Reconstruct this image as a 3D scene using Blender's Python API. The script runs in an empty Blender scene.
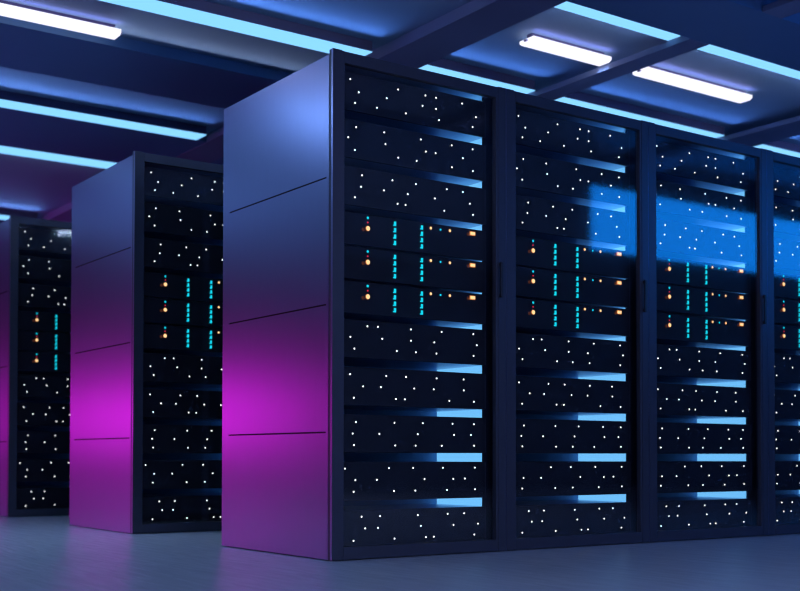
import bpy, bmesh, math, random
from mathutils import Vector, Matrix
random.seed(4)
SC = bpy.context.scene
COL = SC.collection
SC.view_settings.view_transform = 'Standard'
SC.view_settings.look = 'None'
SC.view_settings.gamma = 1
SC.view_settings.use_curve_mapping = False
SC.view_settings.exposure = 0.0

# ---------------------------------------------------------------- materials
def new_mat(name):
    m = bpy.data.materials.new(name); m.use_nodes = True
    nt = m.node_tree; nt.nodes.clear()
    out = nt.nodes.new('ShaderNodeOutputMaterial')
    return m, nt, out

def surf(name, col, rough=.5, metal=0., spec=.5, noise=.06, scale=8., stretch=(1, 1, 1), bump=0., rough_var=.05):
    m, nt, out = new_mat(name)
    p = nt.nodes.new('ShaderNodeBsdfPrincipled')
    tc = nt.nodes.new('ShaderNodeTexCoord'); mp = nt.nodes.new('ShaderNodeMapping')
    mp.inputs['Scale'].default_value = stretch
    nz = nt.nodes.new('ShaderNodeTexNoise'); nz.inputs['Scale'].default_value = scale
    nz.inputs['Detail'].default_value = 4
    nt.links.new(tc.outputs['Object'], mp.inputs['Vector']); nt.links.new(mp.outputs[0], nz.inputs['Vector'])
    cr = nt.nodes.new('ShaderNodeMixRGB'); cr.blend_type = 'MIX'
    cr.inputs[1].default_value = (*[c*(1-noise) for c in col], 1)
    cr.inputs[2].default_value = (*[min(1, c*(1+noise)) for c in col], 1)
    nt.links.new(nz.outputs['Fac'], cr.inputs[0]); nt.links.new(cr.outputs[0], p.inputs['Base Color'])
    mr = nt.nodes.new('ShaderNodeMapRange')
    mr.inputs['To Min'].default_value = max(0, rough-rough_var); mr.inputs['To Max'].default_value = min(1, rough+rough_var)
    nt.links.new(nz.outputs['Fac'], mr.inputs['Value']); nt.links.new(mr.outputs[0], p.inputs['Roughness'])
    p.inputs['Metallic'].default_value = metal
    p.inputs['Specular IOR Level'].default_value = spec
    if bump:
        b = nt.nodes.new('ShaderNodeBump'); b.inputs['Strength'].default_value = bump; b.inputs['Distance'].default_value = .01
        nt.links.new(nz.outputs['Fac'], b.inputs['Height']); nt.links.new(b.outputs[0], p.inputs['Normal'])
    nt.links.new(p.outputs[0], out.inputs[0])
    return m

def glow(name, col, s):
    m, nt, out = new_mat(name)
    e = nt.nodes.new('ShaderNodeEmission')
    e.inputs['Color'].default_value = (*col, 1); e.inputs['Strength'].default_value = s
    nt.links.new(e.outputs[0], out.inputs[0])
    return m

def glass(name):
    m, nt, out = new_mat(name)
    fr = nt.nodes.new('ShaderNodeFresnel'); 
    ge = nt.nodes.new('ShaderNodeNewGeometry'); mrg = nt.nodes.new('ShaderNodeMapRange')   # same reflectance from both faces of the pane
    mrg.inputs['To Min'].default_value = 1.75; mrg.inputs['To Max'].default_value = 1/1.75
    nt.links.new(ge.outputs['Backfacing'], mrg.inputs['Value']); nt.links.new(mrg.outputs[0], fr.inputs['IOR'])
    tr = nt.nodes.new('ShaderNodeBsdfTransparent'); tr.inputs['Color'].default_value = (.96, .98, 1, 1)
    gl = nt.nodes.new('ShaderNodeBsdfGlossy'); gl.inputs['Roughness'].default_value = .055
    mx = nt.nodes.new('ShaderNodeMixShader')
    nt.links.new(fr.outputs[0], mx.inputs[0]); nt.links.new(tr.outputs[0], mx.inputs[1]); nt.links.new(gl.outputs[0], mx.inputs[2])
    nt.links.new(mx.outputs[0], out.inputs[0])
    return m

M = dict(
    side=surf('satin_panel_metal', (.34, .32, .54), .30, .92, noise=.03, scale=30, stretch=(1, 1, .2), rough_var=.02),
    frame=surf('navy_door_metal', (.10, .10, .14), .42, .5, noise=.05, scale=20, rough_var=.04),
    handle=surf('black_handle_plastic', (.035, .035, .05), .4),
    inner=surf('black_inner_metal', (.012, .016, .035), .5, .2),
    chassis=surf('server_chassis_steel', (.36, .52, .75), .34, .9),
    partition=surf('partition_steel', (.09, .21, .42), .6, .2),
    bezel=surf('black_bezel', (.022, .023, .036), .55, 0, .35, noise=.15, scale=60),
    groove=surf('groove_black', (.03, .01, .03), .7),
    glass=glass('door_glass'),
    floor=None,
    pan=surf('ceiling_pan_paint', (.26, .38, .56), .6, 0, noise=.04, scale=3),
    beam=surf('ceiling_beam_paint', (.27, .31, .48), .7, .0, .1, noise=.04, scale=4),
    soffit=surf('ceiling_soffit_paint', (.13, .27, .50), .55, 0, noise=.04, scale=4),
    lip=surf('light_trim_paint', (.11, .09, .18), .6),
    wall=surf('wall_paint', (.06, .07, .12), .8, noise=.05, scale=2),
    lip_steel=surf('hanger_steel', (.2, .2, .22), .4, .8),
    e_wall=glow('rack_blue_light', (.18, .57, 1.0), 1.15),
    e_white=glow('white_indicator', (1.0, .99, .95), 2.7),
    e_cyan=glow('cyan_indicator', (.008, .66, .82), 1.25),
    e_red=glow('red_indicator', (.85, .03, .07), 1.0),
    e_dred=glow('dim_red_halo', (.075, .02, .012), 1.0),
    e_amber=glow('amber_indicator', (1.0, .62, .28), 1.6),
    e_orange=glow('orange_glow_rim', (.85, .24, .05), 1.0),
    e_strip=glow('cyan_led_strip', (.22, .58, 1.0), 1.3),
    e_tube=glow('white_tube', (.84, .84, 1.0), 1.3),
    e_cove=glow('blue_cove_light', (.14, .34, 1.0), 9),
    e_grey=glow('grey_cove_light', (.55, .66, .85), 2.5),
    e_fill2=glow('dim_blue_fill_panel', (.18, .45, 1.0), 1.2),
    e_fill=glow('blue_fill_panel', (.40, .53, 1.0), 8),
    e_screen=glow('blue_display', (.004, .21, .85), 5.2),
    e_mag=glow('assumed_magenta_neon', (1.0, .016, .76), 5.4),
)
def floor_mat():
    m, nt, out = new_mat('brushed_floor')
    p = nt.nodes.new('ShaderNodeBsdfPrincipled')
    tc = nt.nodes.new('ShaderNodeTexCoord'); mp = nt.nodes.new('ShaderNodeMapping')
    mp.inputs['Rotation'].default_value = (0, 0, math.radians(8)); mp.inputs['Scale'].default_value = (11, 1.3, 1)
    nz = nt.nodes.new('ShaderNodeTexNoise'); nz.inputs['Scale'].default_value = 3.2; nz.inputs['Detail'].default_value = 5; nz.inputs['Distortion'].default_value = .6
    cr = nt.nodes.new('ShaderNodeValToRGB')
    cr.color_ramp.elements[0].position = .3; cr.color_ramp.elements[0].color = (.58, .60, .66, 1)
    cr.color_ramp.elements[1].position = .7; cr.color_ramp.elements[1].color = (.76, .78, .84, 1)
    b = nt.nodes.new('ShaderNodeBump'); b.inputs['Strength'].default_value = .8; b.inputs['Distance'].default_value = .012
    L = nt.links.new
    L(tc.outputs['Object'], mp.inputs['Vector']); L(mp.outputs[0], nz.inputs['Vector']); L(nz.outputs['Fac'], cr.inputs[0])
    L(cr.outputs[0], p.inputs['Base Color']); L(nz.outputs['Fac'], b.inputs['Height']); L(b.outputs[0], p.inputs['Normal'])
    p.inputs['Roughness'].default_value = .30; p.inputs['Metallic'].default_value = .3
    L(p.outputs[0], out.inputs[0])
    return m
M['floor'] = floor_mat()

# ---------------------------------------------------------------- helpers
def box(bm, x0, x1, y0, y1, z0, z1, bev=0.):
    vs = [bm.verts.new((x, y, z)) for x in (x0, x1) for y in (y0, y1) for z in (z0, z1)]
    f = [(0, 1, 3, 2), (4, 6, 7, 5), (0, 4, 5, 1), (2, 3, 7, 6), (0, 2, 6, 4), (1, 5, 7, 3)]
    fs = [bm.faces.new([vs[i] for i in q]) for q in f]
    if bev:
        es = list({e for q in fs for e in q.edges})
        bmesh.ops.bevel(bm, geom=es, offset=bev, segments=2, profile=.6, affect='EDGES')

def link(name, bm, mat, parent=None, loc=(0, 0, 0)):
    bmesh.ops.recalc_face_normals(bm, faces=bm.faces)
    me = bpy.data.meshes.new(name); bm.to_mesh(me); bm.free()
    for m in (mat if isinstance(mat, list) else [mat]): me.materials.append(m)
    o = bpy.data.objects.new(name, me); COL.objects.link(o); o.location = loc
    if parent: o.parent = parent
    return o

def boxes(name, lst, mat, parent=None, bev=0., loc=(0, 0, 0)):
    bm = bmesh.new()
    for b in lst: box(bm, *b, bev=bev)
    return link(name, bm, mat, parent, loc)

def dome_mesh(name, r, h, mat, n=12):
    """a low rounded lens whose flat base sits on the bezel and that bulges towards -y"""
    bm = bmesh.new(); rings = []
    for k in range(3):
        a = k/3*math.pi/2
        rings.append([bm.verts.new((r*math.cos(a)*math.cos(t), -h*math.sin(a), r*math.cos(a)*math.sin(t))) for t in [2*math.pi*i/n for i in range(n)]])
    tip = bm.verts.new((0, -h, 0))
    for a, b in zip(rings, rings[1:]):
        for i in range(n): bm.faces.new((a[i], a[(i+1) % n], b[(i+1) % n], b[i]))
    for i in range(n): bm.faces.new((rings[-1][i], rings[-1][(i+1) % n], tip))
    bm.faces.new(rings[0])
    bmesh.ops.recalc_face_normals(bm, faces=bm.faces)
    me = bpy.data.meshes.new(name); bm.to_mesh(me); bm.free(); me.materials.append(mat)
    for p in me.polygons: p.use_smooth = True
    return me

def inst(name, me, parent, loc, label=None):
    o = bpy.data.objects.new(name, me); COL.objects.link(o); o.parent = parent; o.location = loc
    if label: o['label'] = label
    return o

def empty(name, loc, label, cat, group=None):
    o = bpy.data.objects.new(name, None); COL.objects.link(o); o.location = loc; o.empty_display_size = .1
    return tag(o, label, cat, group)

def tag(o, label, cat, group=None):
    o['label'] = label; o['category'] = cat
    if group: o['group'] = group
    return o

def struct(o):
    o['kind'] = 'structure'; return o

def copy_tree(o, parent=None):
    c = o.copy(); COL.objects.link(c)
    if parent: c.parent = parent
    for ch in KIDS.get(o.name, []): 
        copy_tree(ch, c)
    return c

# ---------------------------------------------------------------- dimensions
W, D = .8814, .94
CAM = Vector((-2.42122, -3.90221, .40823))
ROWS = [(0., 0.), (-.0202, 1.9237), (-.0417, 3.9704)]

# ---------------------------------------------------------------- server cabinet
def make_cabinet():
    t = empty('server_cabinet', (0, 0, 0), 'x', 'server cabinet', 'server cabinets standing in rows')
    # left side panel: four plates with dark slots between them
    def side(x0, x1, sx):
        bm = bmesh.new()
        zs = [.004, .5, 1.0, 1.5, 1.982]
        box(bm, x0+.003*(sx > 0), x1-.003*(sx < 0), .029, D, .004, 1.982)           # core sheet
        xs = (x0-.0005, x0+.003) if sx > 0 else (x1-.003, x1+.0005)
        g = .0032
        for i in range(4):
            za = zs[i]+(g if i else 0); zb = zs[i+1]-(g if i < 3 else 0)
            box(bm, xs[0], xs[1], .029, D, za, zb)
        for z in zs[1:4]:                                                        # slot ends closed at both edges
            box(bm, xs[0], xs[1], .029, .046, z-g, z+g); box(bm, xs[0], xs[1], .878, D, z-g, z+g)
        o = link('side_panel', bm, [M['side'], M['groove']], t)
        for p in o.data.polygons:
            c = p.center; near = min(abs(c.z-z) for z in zs[1:4])
            if near < .0034 and abs(p.normal.z) > .9: p.material_index = 1
            if abs(p.normal.x) > .9 and p.area > 1.5: p.material_index = 1      # the sheet seen inside the slots
        return o
    side(.001, .022, 1); side(.8594, .8804, -1)
    boxes('edge_trim', [(.0002, .0010, .0, .0115, .003, 1.9995), (.869, .8812, .0285, .0305, .004, 1.985)], M['side'], t)
    boxes('top_panel', [(.002, .8794, .032, D, 1.9685, 1.984)], M['frame'], t, .002)
    boxes('roof_lining', [(.024, .8254, .052, .42, 1.964, 1.968)], M['chassis'], t)
    boxes('base', [(.022, .8594, .04, D-.01, .0, .05)], M['inner'], t, .002)
    boxes('back_panel', [(.022, .8594, D-.02, D-.002, .05, 1.964)], M['inner'], t, .002)
    boxes('partition', [(.026, .8594, .424, .434, .05, 1.964)], M['partition'], t)
    boxes('mounting_rail', [(.805, .8594, .062, .072, .05, 1.964), (.828, .8594, .062, .424, .05, 1.964)], M['inner'], t)
    boxes('mounting_rail', [(.022, .050, .062, .072, .05, 1.964), (.022, .030, .062, .424, .05, 1.964)], M['inner'], t)
    boxes('light_panel', [(.8255, .8279, .10, .423, .05, 1.962)], M['e_wall'], t)['label'] = 'bright blue light panel'
    # door frame with a stepped inner lip, grooved stiles
    st = .056
    d = boxes('door', [(.0012, st-.012, 0, .028, .003, 2.0), (W-st+.012, W-.0012, 0, .028, .003, 2.0),
                       (st-.0115, st, .002, .026, .003, 1.9985), (W-st, W-st+.0115, .002, .026, .003, 1.9985),
                       (st, W-st, .001, .027, 1.952, 1.9975), (st, W-st, .001, .027, .004, .052)], M['frame'], t, .0012)
    boxes('glass_pane', [(st-.004, W-st+.004, .012, .018, .05, 1.954)], M['glass'], d)['label'] = 'clear reflective glass'
    boxes('handle', [(.840, .853, -.016, -.007, 1.088, 1.24), (.842, .851, -.008, .001, 1.222, 1.238), (.842, .851, -.008, .001, 1.09, 1.106)], M['handle'], d, .002)['label'] = 'slim black upright handle'
    for z in (.2, .97, 1.72): boxes('hinge', [(.003, .010, .0275, .033, z, z+.06)], M['handle'], d)
    return t

# ---------------------------------------------------------------- server units (lights measured in cabinet coordinates)
DOTS = {
1: [(.113,1.911),(.153,1.865),(.136,1.819),(.346,1.911),(.289,1.865),(.241,1.818),(.385,1.819),(.485,1.911),(.47,1.865),(.54,1.911),(.54,1.864),(.556,1.819),(.679,1.911),(.754,1.865),(.736,1.819)],
2: [(.141,1.723),(.104,1.676),(.135,1.63),(.277,1.723),(.283,1.676),(.347,1.63),(.461,1.723),(.487,1.676),(.44,1.63),(.538,1.677),(.623,1.723),(.736,1.723),(.683,1.677),(.624,1.63),(.738,1.63)],
3: [(.17,1.533),(.165,1.486),(.136,1.44),(.318,1.533),(.276,1.486),(.436,1.533),(.395,1.486),(.344,1.44),(.384,1.44),(.597,1.533),(.534,1.486),(.683,1.532),(.584,1.44),(.721,1.487),(.738,1.441)],
7: [(.197,.928),(.248,.929),(.116,.881),(.269,.882),(.135,.835),(.412,.929),(.412,.882),(.341,.836),(.437,.836),(.57,.928),(.532,.882),(.543,.836),(.74,.929),(.759,.883),(.741,.836)],
8: [(.115,.732),(.177,.686),(.289,.732),(.263,.686),(.387,.732),(.429,.686),(.133,.639),(.337,.64),(.382,.64),(.544,.732),(.529,.686),(.687,.733),(.688,.687),(.611,.64),(.743,.64)],
9: [(.143,.543),(.128,.497),(.134,.451),(.256,.497),(.33,.543),(.334,.451),(.436,.451),(.447,.498),(.473,.544),(.628,.544),(.636,.497),(.727,.498),(.743,.544),(.571,.451),(.744,.452)],
10: [(.092,.358),(.303,.359),(.424,.359),(.141,.312),(.244,.312),(.133,.266),(.328,.266),(.482,.313),(.435,.266),(.577,.359),(.748,.359),(.632,.312),(.694,.313),(.599,.266),(.749,.267)],
11: [(.171,.166),(.188,.119),(.133,.072),(.26,.166),(.25,.119),(.331,.073),(.448,.165),(.463,.12),(.489,.073),(.53,.073),(.602,.166),(.69,.166),(.633,.119),(.765,.12),(.745,.074)]}
SPAN = {1: (1.786, 1.940), 2: (1.596, 1.750), 3: (1.407, 1.562), 4: (1.250, 1.379), 5: (1.113, 1.243), 6: (.976, 1.104),
        7: (.799, .951), 8: (.609, .762), 9: (.421, .573), 10: (.230, .384), 11: (.0515, .192)}
E_DOT = dome_mesh('white_dot', .0035, .002, M['e_white'], 10)
E_CY = dome_mesh('cyan_dot', .0056, .003, M['e_cyan'])
E_CYS = dome_mesh('cyan_small_dot', .0046, .003, M['e_cyan'])
E_RED = dome_mesh('red_dot', .0038, .003, M['e_red'])
E_DR = dome_mesh('dim_red_halo_disc', .008, .001, M['e_dred'])  # glowing disc stands in for the reddish halo beside amber lamps
E_AM = dome_mesh('amber_dot', .0108, .005, M['e_amber'], 16)
E_AMS = dome_mesh('amber_small_dot', .0066, .003, M['e_amber'])
for me in (E_AM, E_AMS):                               # orange rim stands in for the glow around the pale amber centre
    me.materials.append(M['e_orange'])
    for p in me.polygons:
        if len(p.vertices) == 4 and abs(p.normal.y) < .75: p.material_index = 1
def bar_mesh():
    bm = bmesh.new()
    for k in range(4):
        z = -.0263*k
        box(bm, -.004, .0055, -.003, 0, z-.0088, z+.0088)
        box(bm, -.0085, -.0042, -.0025, 0, z-.0088, z-.0045)  # glowing foot imitates the segment's double image in the glass
    bmesh.ops.recalc_face_normals(bm, faces=bm.faces)
    me = bpy.data.meshes.new('light_bar'); bm.to_mesh(me); bm.free(); me.materials.append(M['e_cyan']); return me
def rect_mesh():
    bm = bmesh.new(); box(bm, -.012, .012, -.004, -.001, -.0062, .0062, .0012); box(bm, -.0155, .0155, -.0009, 0, -.0088, .0088)  # wider orange plate behind imitates the glow around the lamp
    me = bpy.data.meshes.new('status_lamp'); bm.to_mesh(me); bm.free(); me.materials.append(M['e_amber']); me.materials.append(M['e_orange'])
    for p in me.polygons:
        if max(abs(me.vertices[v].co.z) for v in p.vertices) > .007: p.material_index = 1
    return me
E_BAR, E_RECT = bar_mesh(), rect_mesh()
FY = .050            # bezel face
def make_unit(n):
    z0, z1 = SPAN[n]; h = z1-z0
    t = empty('rack_server', (0, 0, z0), 'x', 'server', 'servers mounted in the cabinets')
    boxes('chassis', [(.050, .802, .060, .41, .0, h)], M['chassis'], t)
    bm = bmesh.new(); box(bm, .034, .804, FY, .0615, 0, h, .0015)
    link('bezel', bm, M['bezel'], t)
    boxes('rack_ear', [(.8045, .808, FY+.001, .0615, .001, h-.001)], M['frame'], t)
    if n in DOTS:
        for x, z in DOTS[n]: inst('indicator_light', E_DOT, t, (x, FY, z-z0))
    else:
        zt = z1-.014-z0
        inst('indicator_light', E_CY, t, (.198, FY, zt), 'cyan indicator light')
        inst('indicator_light', E_RED, t, (.198, FY, zt-.019), 'small red indicator light')
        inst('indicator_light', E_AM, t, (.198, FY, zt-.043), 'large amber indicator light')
        inst('indicator_light', E_DR, t, (.176, FY, zt-.049), 'dim red disc imitating a halo')  # halo disc left of the amber light, no indicator of its own
        for x in (.330, .466): inst('light_bar', E_BAR, t, (x, FY, zt-.009), 'bar of four cyan segments')
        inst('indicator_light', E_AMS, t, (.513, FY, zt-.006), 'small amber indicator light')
        inst('indicator_light', E_CYS, t, (.564, FY, zt-.007), 'small cyan indicator light')
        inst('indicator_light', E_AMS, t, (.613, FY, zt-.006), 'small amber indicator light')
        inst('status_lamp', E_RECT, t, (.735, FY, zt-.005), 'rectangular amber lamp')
        inst('indicator_light', E_DR, t, (.712, FY, zt-.010), 'dim red disc imitating a halo')  # halo disc left of the rectangular lamp, no separate indicator
    return t

CABS = [  # row, index, label, phrase
 (0, 0, 'dark glass-door server cabinet ending the front row, its tall magenta-lit side panel facing left', "the front row's left end cabinet"),
 (0, 1, 'second cabinet of the front row, blue reflection on the right half of its glass', "the front row's second cabinet"),
 (0, 2, 'third cabinet of the front row, blue reflection crossing its whole glass door', "the front row's third cabinet"),
 (0, 3, 'fourth cabinet of the front row, cut off by the right edge of the photo', "the front row's fourth cabinet"),
 (1, 0, 'magenta-sided server cabinet ending the middle row, partly hidden by the large front cabinet', "the middle row's end cabinet"),
 (2, 0, 'small farthest server cabinet at the left edge, ending the back row', "the back row's end cabinet"),
 (0, 4, 'fifth cabinet of the front row, standing right of the fourth one', "the front row's fifth cabinet"),
 (1, 1, 'second cabinet of the middle row, standing right of its magenta-sided end cabinet', "the middle row's second cabinet"),
 (2, 1, 'second cabinet of the back row, hidden behind the middle row', "the back row's second cabinet"),
]
PLACE = {1: 'topmost server with scattered white lights in', 2: 'second server from the top, dotted with white lights, in',
         3: 'white-dotted server just above the cyan-lit servers in', 4: 'uppermost of three cyan and amber lit servers in',
         5: 'middle one of three cyan and amber lit servers in', 6: 'lowest of three cyan and amber lit servers in',
         7: 'white-dotted server directly below the cyan-lit servers in', 8: 'fourth white-dotted server from the bottom in',
         9: 'third white-dotted server from the bottom in', 10: 'second white-dotted server from the bottom in',
         11: 'bottom white-dotted server just above the floor rail in'}
protoC = make_cabinet(); protoU = {n: make_unit(n) for n in SPAN}
KIDS = {}
for o in list(COL.objects):
    if o.parent: KIDS.setdefault(o.parent.name, []).append(o)
for i, (r, k, lab, ph) in enumerate(CABS):
    ox, oy = ROWS[r][0]+k*W, ROWS[r][1]
    c = protoC if i == 0 else copy_tree(protoC)
    c.location = (ox, oy, 0); c['label'] = lab
    for n in SPAN:
        u = protoU[n] if i == 0 else copy_tree(protoU[n])
        u.location = (ox, oy, SPAN[n][0]); u['label'] = PLACE[n]+' '+ph

# ---------------------------------------------------------------- room shell
X0, X1, Y0, Y1 = -4.8, 9.5, -7.2, 11.0
ZP = 2.66                      # ceiling pans
struct(boxes('floor', [(X0-.2, X1+.2, Y0-.2, Y1+.2, -.12, 0)], M['floor']))
struct(boxes('wall_left', [(X0-.2, X0, Y0, Y1, 0, ZP)], M['wall']))
struct(boxes('wall_right', [(X1, X1+.2, Y0, Y1, 0, ZP)], M['wall']))
struct(boxes('wall_back', [(X0-.2, X1+.2, Y1, Y1+.2, 0, ZP)], M['wall']))
struct(boxes('wall_front', [(X0-.2, X1+.2, Y0-.2, Y0, 0, ZP)], M['wall']))
struct(boxes('ceiling', [(X0-.2, X1+.2, Y0-.2, Y1+.2, ZP, ZP+.1)], M['pan']))
def S(v, z, a):                # apparent plan coordinate measured at height 2.6 -> the same line at height z
    c = CAM[a]; return c+(v-c)*(z-CAM.z)/(2.6-CAM.z)
tn = [0]
def trim(x0, x1, y0, y1, z0, z1, m='soffit', bev=.004):
    tn[0] += 1
    return struct(boxes('trim_%d' % tn[0], [(x0, x1, y0, y1, z0, z1)], M[m], None, bev))
ZS = 2.565
trim(X0, X1, S(-.19, ZS, 1), S(.268, ZS, 1), ZS, ZP)                 # soffit over the front aisle
trim(X0, X1, S(2.15, 2.60, 1), S(2.82, 2.60, 1), 2.60, ZP)           # soffit behind the front row
trim(X0, X1, 3.615, 4.56, 2.602, ZP)                                  # soffit between the two rear strips
trim(X0, X1, 7.22, 8.2, 2.60, ZP)
trim(X0, X1, -3.2, -2.4, ZS, ZP)
SEG = [(-4.7, 1.125), (1.47, 2.30), (2.50, 4.02), (4.40, 7.4)]
# long cross beams
trim(1.205, 1.485, S(-.19, ZS, 1)-3, 10.9, 2.597, ZP, 'beam')
for xa, xb, in ((2.305, 2.525), (4.03, 4.42)):
    za, zb = 2.562, 2.594
    trim(S(xa, zb, 0), S(xb, za, 0), S(.268, ZS, 1), 1.62, za, zb, 'beam')
    trim(S(xa, zb, 0), S(xb, za, 0), -2.4, S(-.19, ZS, 1), za, zb, 'beam')

# LED strips: luminous face down; a lamp added beside the housing washes the ceiling
def lamp(name, parent, loc, direction, sx, sy, col, power, spread=180):
    l = bpy.data.lights.new(name, 'AREA'); l.shape = 'RECTANGLE'; l.size = sx; l.size_y = sy
    l.color = col; l.energy = power; l.spread = math.radians(spread)
    o = bpy.data.objects.new(name, l); COL.objects.link(o); o.parent = parent; o.location = loc
    d = Vector(direction).normalized(); xax = Vector((1, 0, 0)); zax = -d; yax = zax.cross(xax)
    o.matrix_local = Matrix.Translation(loc) @ Matrix((xax, yax, zax)).transposed().to_4x4()
    return o
BLUE, GREY = (.15, .36, 1.0), (.40, .52, .78)
def strip(y0, y1, x0, x1, lab, wash=0, z=2.600, side=-1, col=BLUE, aim=.15, spread=48):
    t = empty('led_strip', ((x0+x1)/2, (y0+y1)/2, z), lab, 'light strip', 'blue LED strips in the ceiling')
    l = (x1-x0)/2; w = (y1-y0)/2
    boxes('diffuser', [(-l, l, -w, w, 0, .004)], M['e_strip'], t)
    boxes('housing', [(-l, l, -w, w, .0045, ZP-z)], M['lip'], t)
    if wash:
        lamp('wash_light', t, (0, side*(w+.006), .020), (0, side, aim), 2*l, .012, col, wash*2*l, spread)
    return t
names = ['left of the wide purple-sided beam', 'between the wide beam and the first narrow beam', 'between the two narrow beams', 'right of the second narrow beam, at the right edge']
for (a, b), nm in zip(SEG, names):
    strip(1.408, 1.56, a, b, 'blue strip above the front cabinets, '+nm, .9)
for (a, b), nm in zip(SEG[1:], names[1:]):
    strip(.274, .358, a, b, 'higher blue strip over the aisle, '+nm, .6, side=1, col=GREY, aim=.10, spread=80)
strip(.274, .358, *SEG[0], 'higher blue strip over the aisle, left of the wide beam', .6, side=1, col=GREY, aim=.10, spread=80)
strip(3.447, 3.605, *SEG[0], 'long blue strip at the left, higher of the two above the middle row cabinet', .48)
strip(4.55, 4.755, *SEG[0], 'long blue strip at the left, lower of the two above the middle row cabinet', .9, side=1, col=GREY, aim=.08, spread=120)
strip(7.0, 7.2, *SEG[0], 'tiny farthest blue strip at the left edge, beside the back row cabinet', .45)
def grey(y, lab, x0=X0+.1, x1=X1-.1):  # lamp added to make the soft grey band on the ceiling
    t = empty('added_fill_light', ((x0+x1)/2, y, 2.601), lab, 'light')
    l = (x1-x0)/2
    boxes('housing', [(-l, l, -.006, .02, .0, ZP-2.601)], M['soffit'], t)
    lamp('wash_light', t, (0, -.009, .02), (0, -1, .12), 2*l, .012, GREY, .35*2*l, 70)
grey(2.14, 'added grey fill light along the edge of the navy soffit behind the front row', X0+.1, 1.2)

# tube fixtures
def tube(x0, x1, y, lab, power=9, z=2.602):
    t = empty('tube_light', ((x0+x1)/2, y, z), lab, 'ceiling light', 'white tube lights under the ceiling')
    l = (x1-x0)/2; w = .057
    bm = bmesh.new()                                     # chamfered luminous body
    prof = [(-w, .028), (-w, .012), (-w+.018, 0), (w-.018, 0), (w, .012), (w, .028)]
    a = [bm.verts.new((-l, p, q)) for p, q in prof]; b = [bm.verts.new((l, p, q)) for p, q in prof]
    for i in range(6): bm.faces.new((a[i], a[(i+1) % 6], b[(i+1) % 6], b[i]))
    bm.faces.new(a); bm.faces.new(b)
    link('diffuser', bm, M['e_tube'], t)
    boxes('mounting_plate', [(-l+.02, l-.02, -.02, .02, .0285, ZP-z)], M['lip'], t)
    for sx in (-1, 1):
        if power: lamp('tube_glow', t, (sx*l*.62, 0, -.002), (0, 0, -1), .6*l, .08, (.36, .56, 1.0), power/2, 105)
    lamp('side_glow', t, (0, -w-.004, .034), (0, -.05, 1), 2*l, .008, (.26, .25, 1.0), .17*2*l, 180)  # violet lamp added to tint the ceiling beside the tube
    boxes('end_cap', [(l+.0005, l+.012, -.045, -.02, .012, .022)], M['side'], t, .003)
    boxes('end_cap', [(-l-.012, -l-.0005, -.012, .012, .012, .022)], M['side'], t, .003)
tube(-1.92, -.09, 2.0, 'bright white tube light at the upper left corner', 8)
tube(1.725, 2.30, .828, 'shorter bright white tube light at upper right, left of the narrow beam', 2.5)
tube(2.585, 3.51, .828, 'longer bright white tube light at upper right, right of the narrow beam', 5.5)

t = empty('assumed_downlight', (-1.5, 2.36, 2.5995), 'assumed round blue-white ceiling lamp under the navy soffit, left of the photo', 'ceiling light')  # unseen lamp assumed here for the highlight on the side panel
bm = bmesh.new(); bmesh.ops.create_cone(bm, cap_ends=True, segments=32, radius1=.15, radius2=.16, depth=.04, matrix=Matrix.Translation((0, 0, -.02)))
link('housing', bm, M['lip_steel'], t)
lamp('assumed_downlight_glow', t, (0, 0, -.042), (.25, -.25, -1), .22, .22, (.24, .52, .95), 9)

# the long blue display that the glass doors mirror
t = empty('hanging_display', (5.9, -2.3, 1.915), 'long glowing blue display seen as the reflection in the glass doors', 'display')
boxes('screen', [(-2.24, 2.6, 0, .01, .0, .47)], M['e_screen'], t)
boxes('housing', [(-2.26, 2.62, -.05, -.0005, -.02, .49)], M['handle'], t, .004)
for x in (-1.8, 2.2): boxes('hanger', [(x-.01, x+.01, -.035, -.015, .49, ZP-1.915)], M['lip_steel'], t)
for x, y, lab in ((-1.2, -2.6, 'added square blue fill panel over the aisle left of the photographer'), (-1.2, -4.9, 'added square blue fill panel behind the photographer'), (1.4, -5.0, 'added square blue fill panel right behind the photographer')):  # unseen panels added as soft blue fill
    t = empty('added_fill_panel', (x, y, ZP), lab, 'ceiling light', 'added square blue fill panels')
    boxes('diffuser', [(-.75, .75, -.6, .6, -.03, -.02)], M['e_fill'], t)
    boxes('housing', [(-.77, .77, -.62, .62, -.0195, 0)], M['handle'], t)
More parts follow.
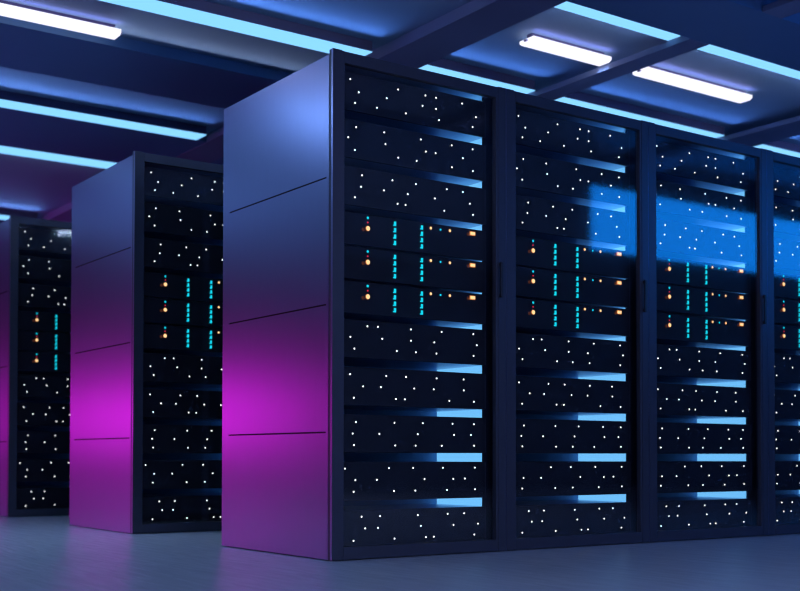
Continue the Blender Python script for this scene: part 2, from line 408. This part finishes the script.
t = empty('added_fill_panel', (-2.1, 5.4, ZP), 'added square blue fill panel between the rows, left of the photo', 'ceiling light', 'added square blue fill panels')  # unseen panel added to bring more blue to the rear ceiling
boxes('diffuser', [(-.6, .6, -.6, .6, -.03, -.02)], M['e_fill2'], t)
boxes('housing', [(-.62, .62, -.62, .62, -.0195, 0)], M['handle'], t)
# unseen magenta light, assumed and added to colour the side panels
t = empty('assumed_neon_panel', (-3.14, 9.0, .85), 'assumed long magenta neon panel on short feet in the left aisle', 'light')
for y in (-3.1, -.8, 1.6): boxes('foot', [(0, .05, y-.03, y+.03, -.85, -.2805)], M['handle'], t)
boxes('light_shield', [(.0005, .42, -3.42, 1.92, .2205, .23)], M['handle'], t)  # unseen shield added to keep magenta off the ceiling
boxes('diffuser', [(.041, .05, -3.4, 1.9, -.25, .20)], M['e_mag'], t)
boxes('housing', [(0, .04, -3.42, 1.92, -.28, .22)], M['handle'], t, .004)

# ---------------------------------------------------------------- world and camera
w = bpy.data.worlds.new('World'); SC.world = w; w.use_nodes = True
w.node_tree.nodes['Background'].inputs[0].default_value = (.05, .08, .3, 1)
w.node_tree.nodes['Background'].inputs[1].default_value = .05
cd = bpy.data.cameras.new('camera'); co = bpy.data.objects.new('camera', cd); COL.objects.link(co)
cd.sensor_width = 36; cd.sensor_fit = 'HORIZONTAL'; cd.lens = 1184.38/800*36
cd.shift_y = (428.342-295.5)/800
yaw, pitch, roll = .612779, .0233133, .00134165
f = Vector((math.sin(yaw)*math.cos(pitch), math.cos(yaw)*math.cos(pitch), math.sin(pitch)))
r = Vector((math.cos(yaw), -math.sin(yaw), 0)); u = r.cross(f)
r2 = r*math.cos(roll)+u*math.sin(roll); u2 = u*math.cos(roll)-r*math.sin(roll)
m = Matrix((r2, u2, -f)).transposed().to_4x4(); m.translation = CAM
co.matrix_world = m
cd.clip_start = .05
cd.dof.use_dof = True; cd.dof.focus_distance = 4.9; cd.dof.aperture_fstop = 2.5
SC.camera = co
SC.cycles.max_bounces = 8; SC.cycles.transparent_max_bounces = 12
SC.cycles.sample_clamp_indirect = 4
SC.cycles.filter_width = 1.25
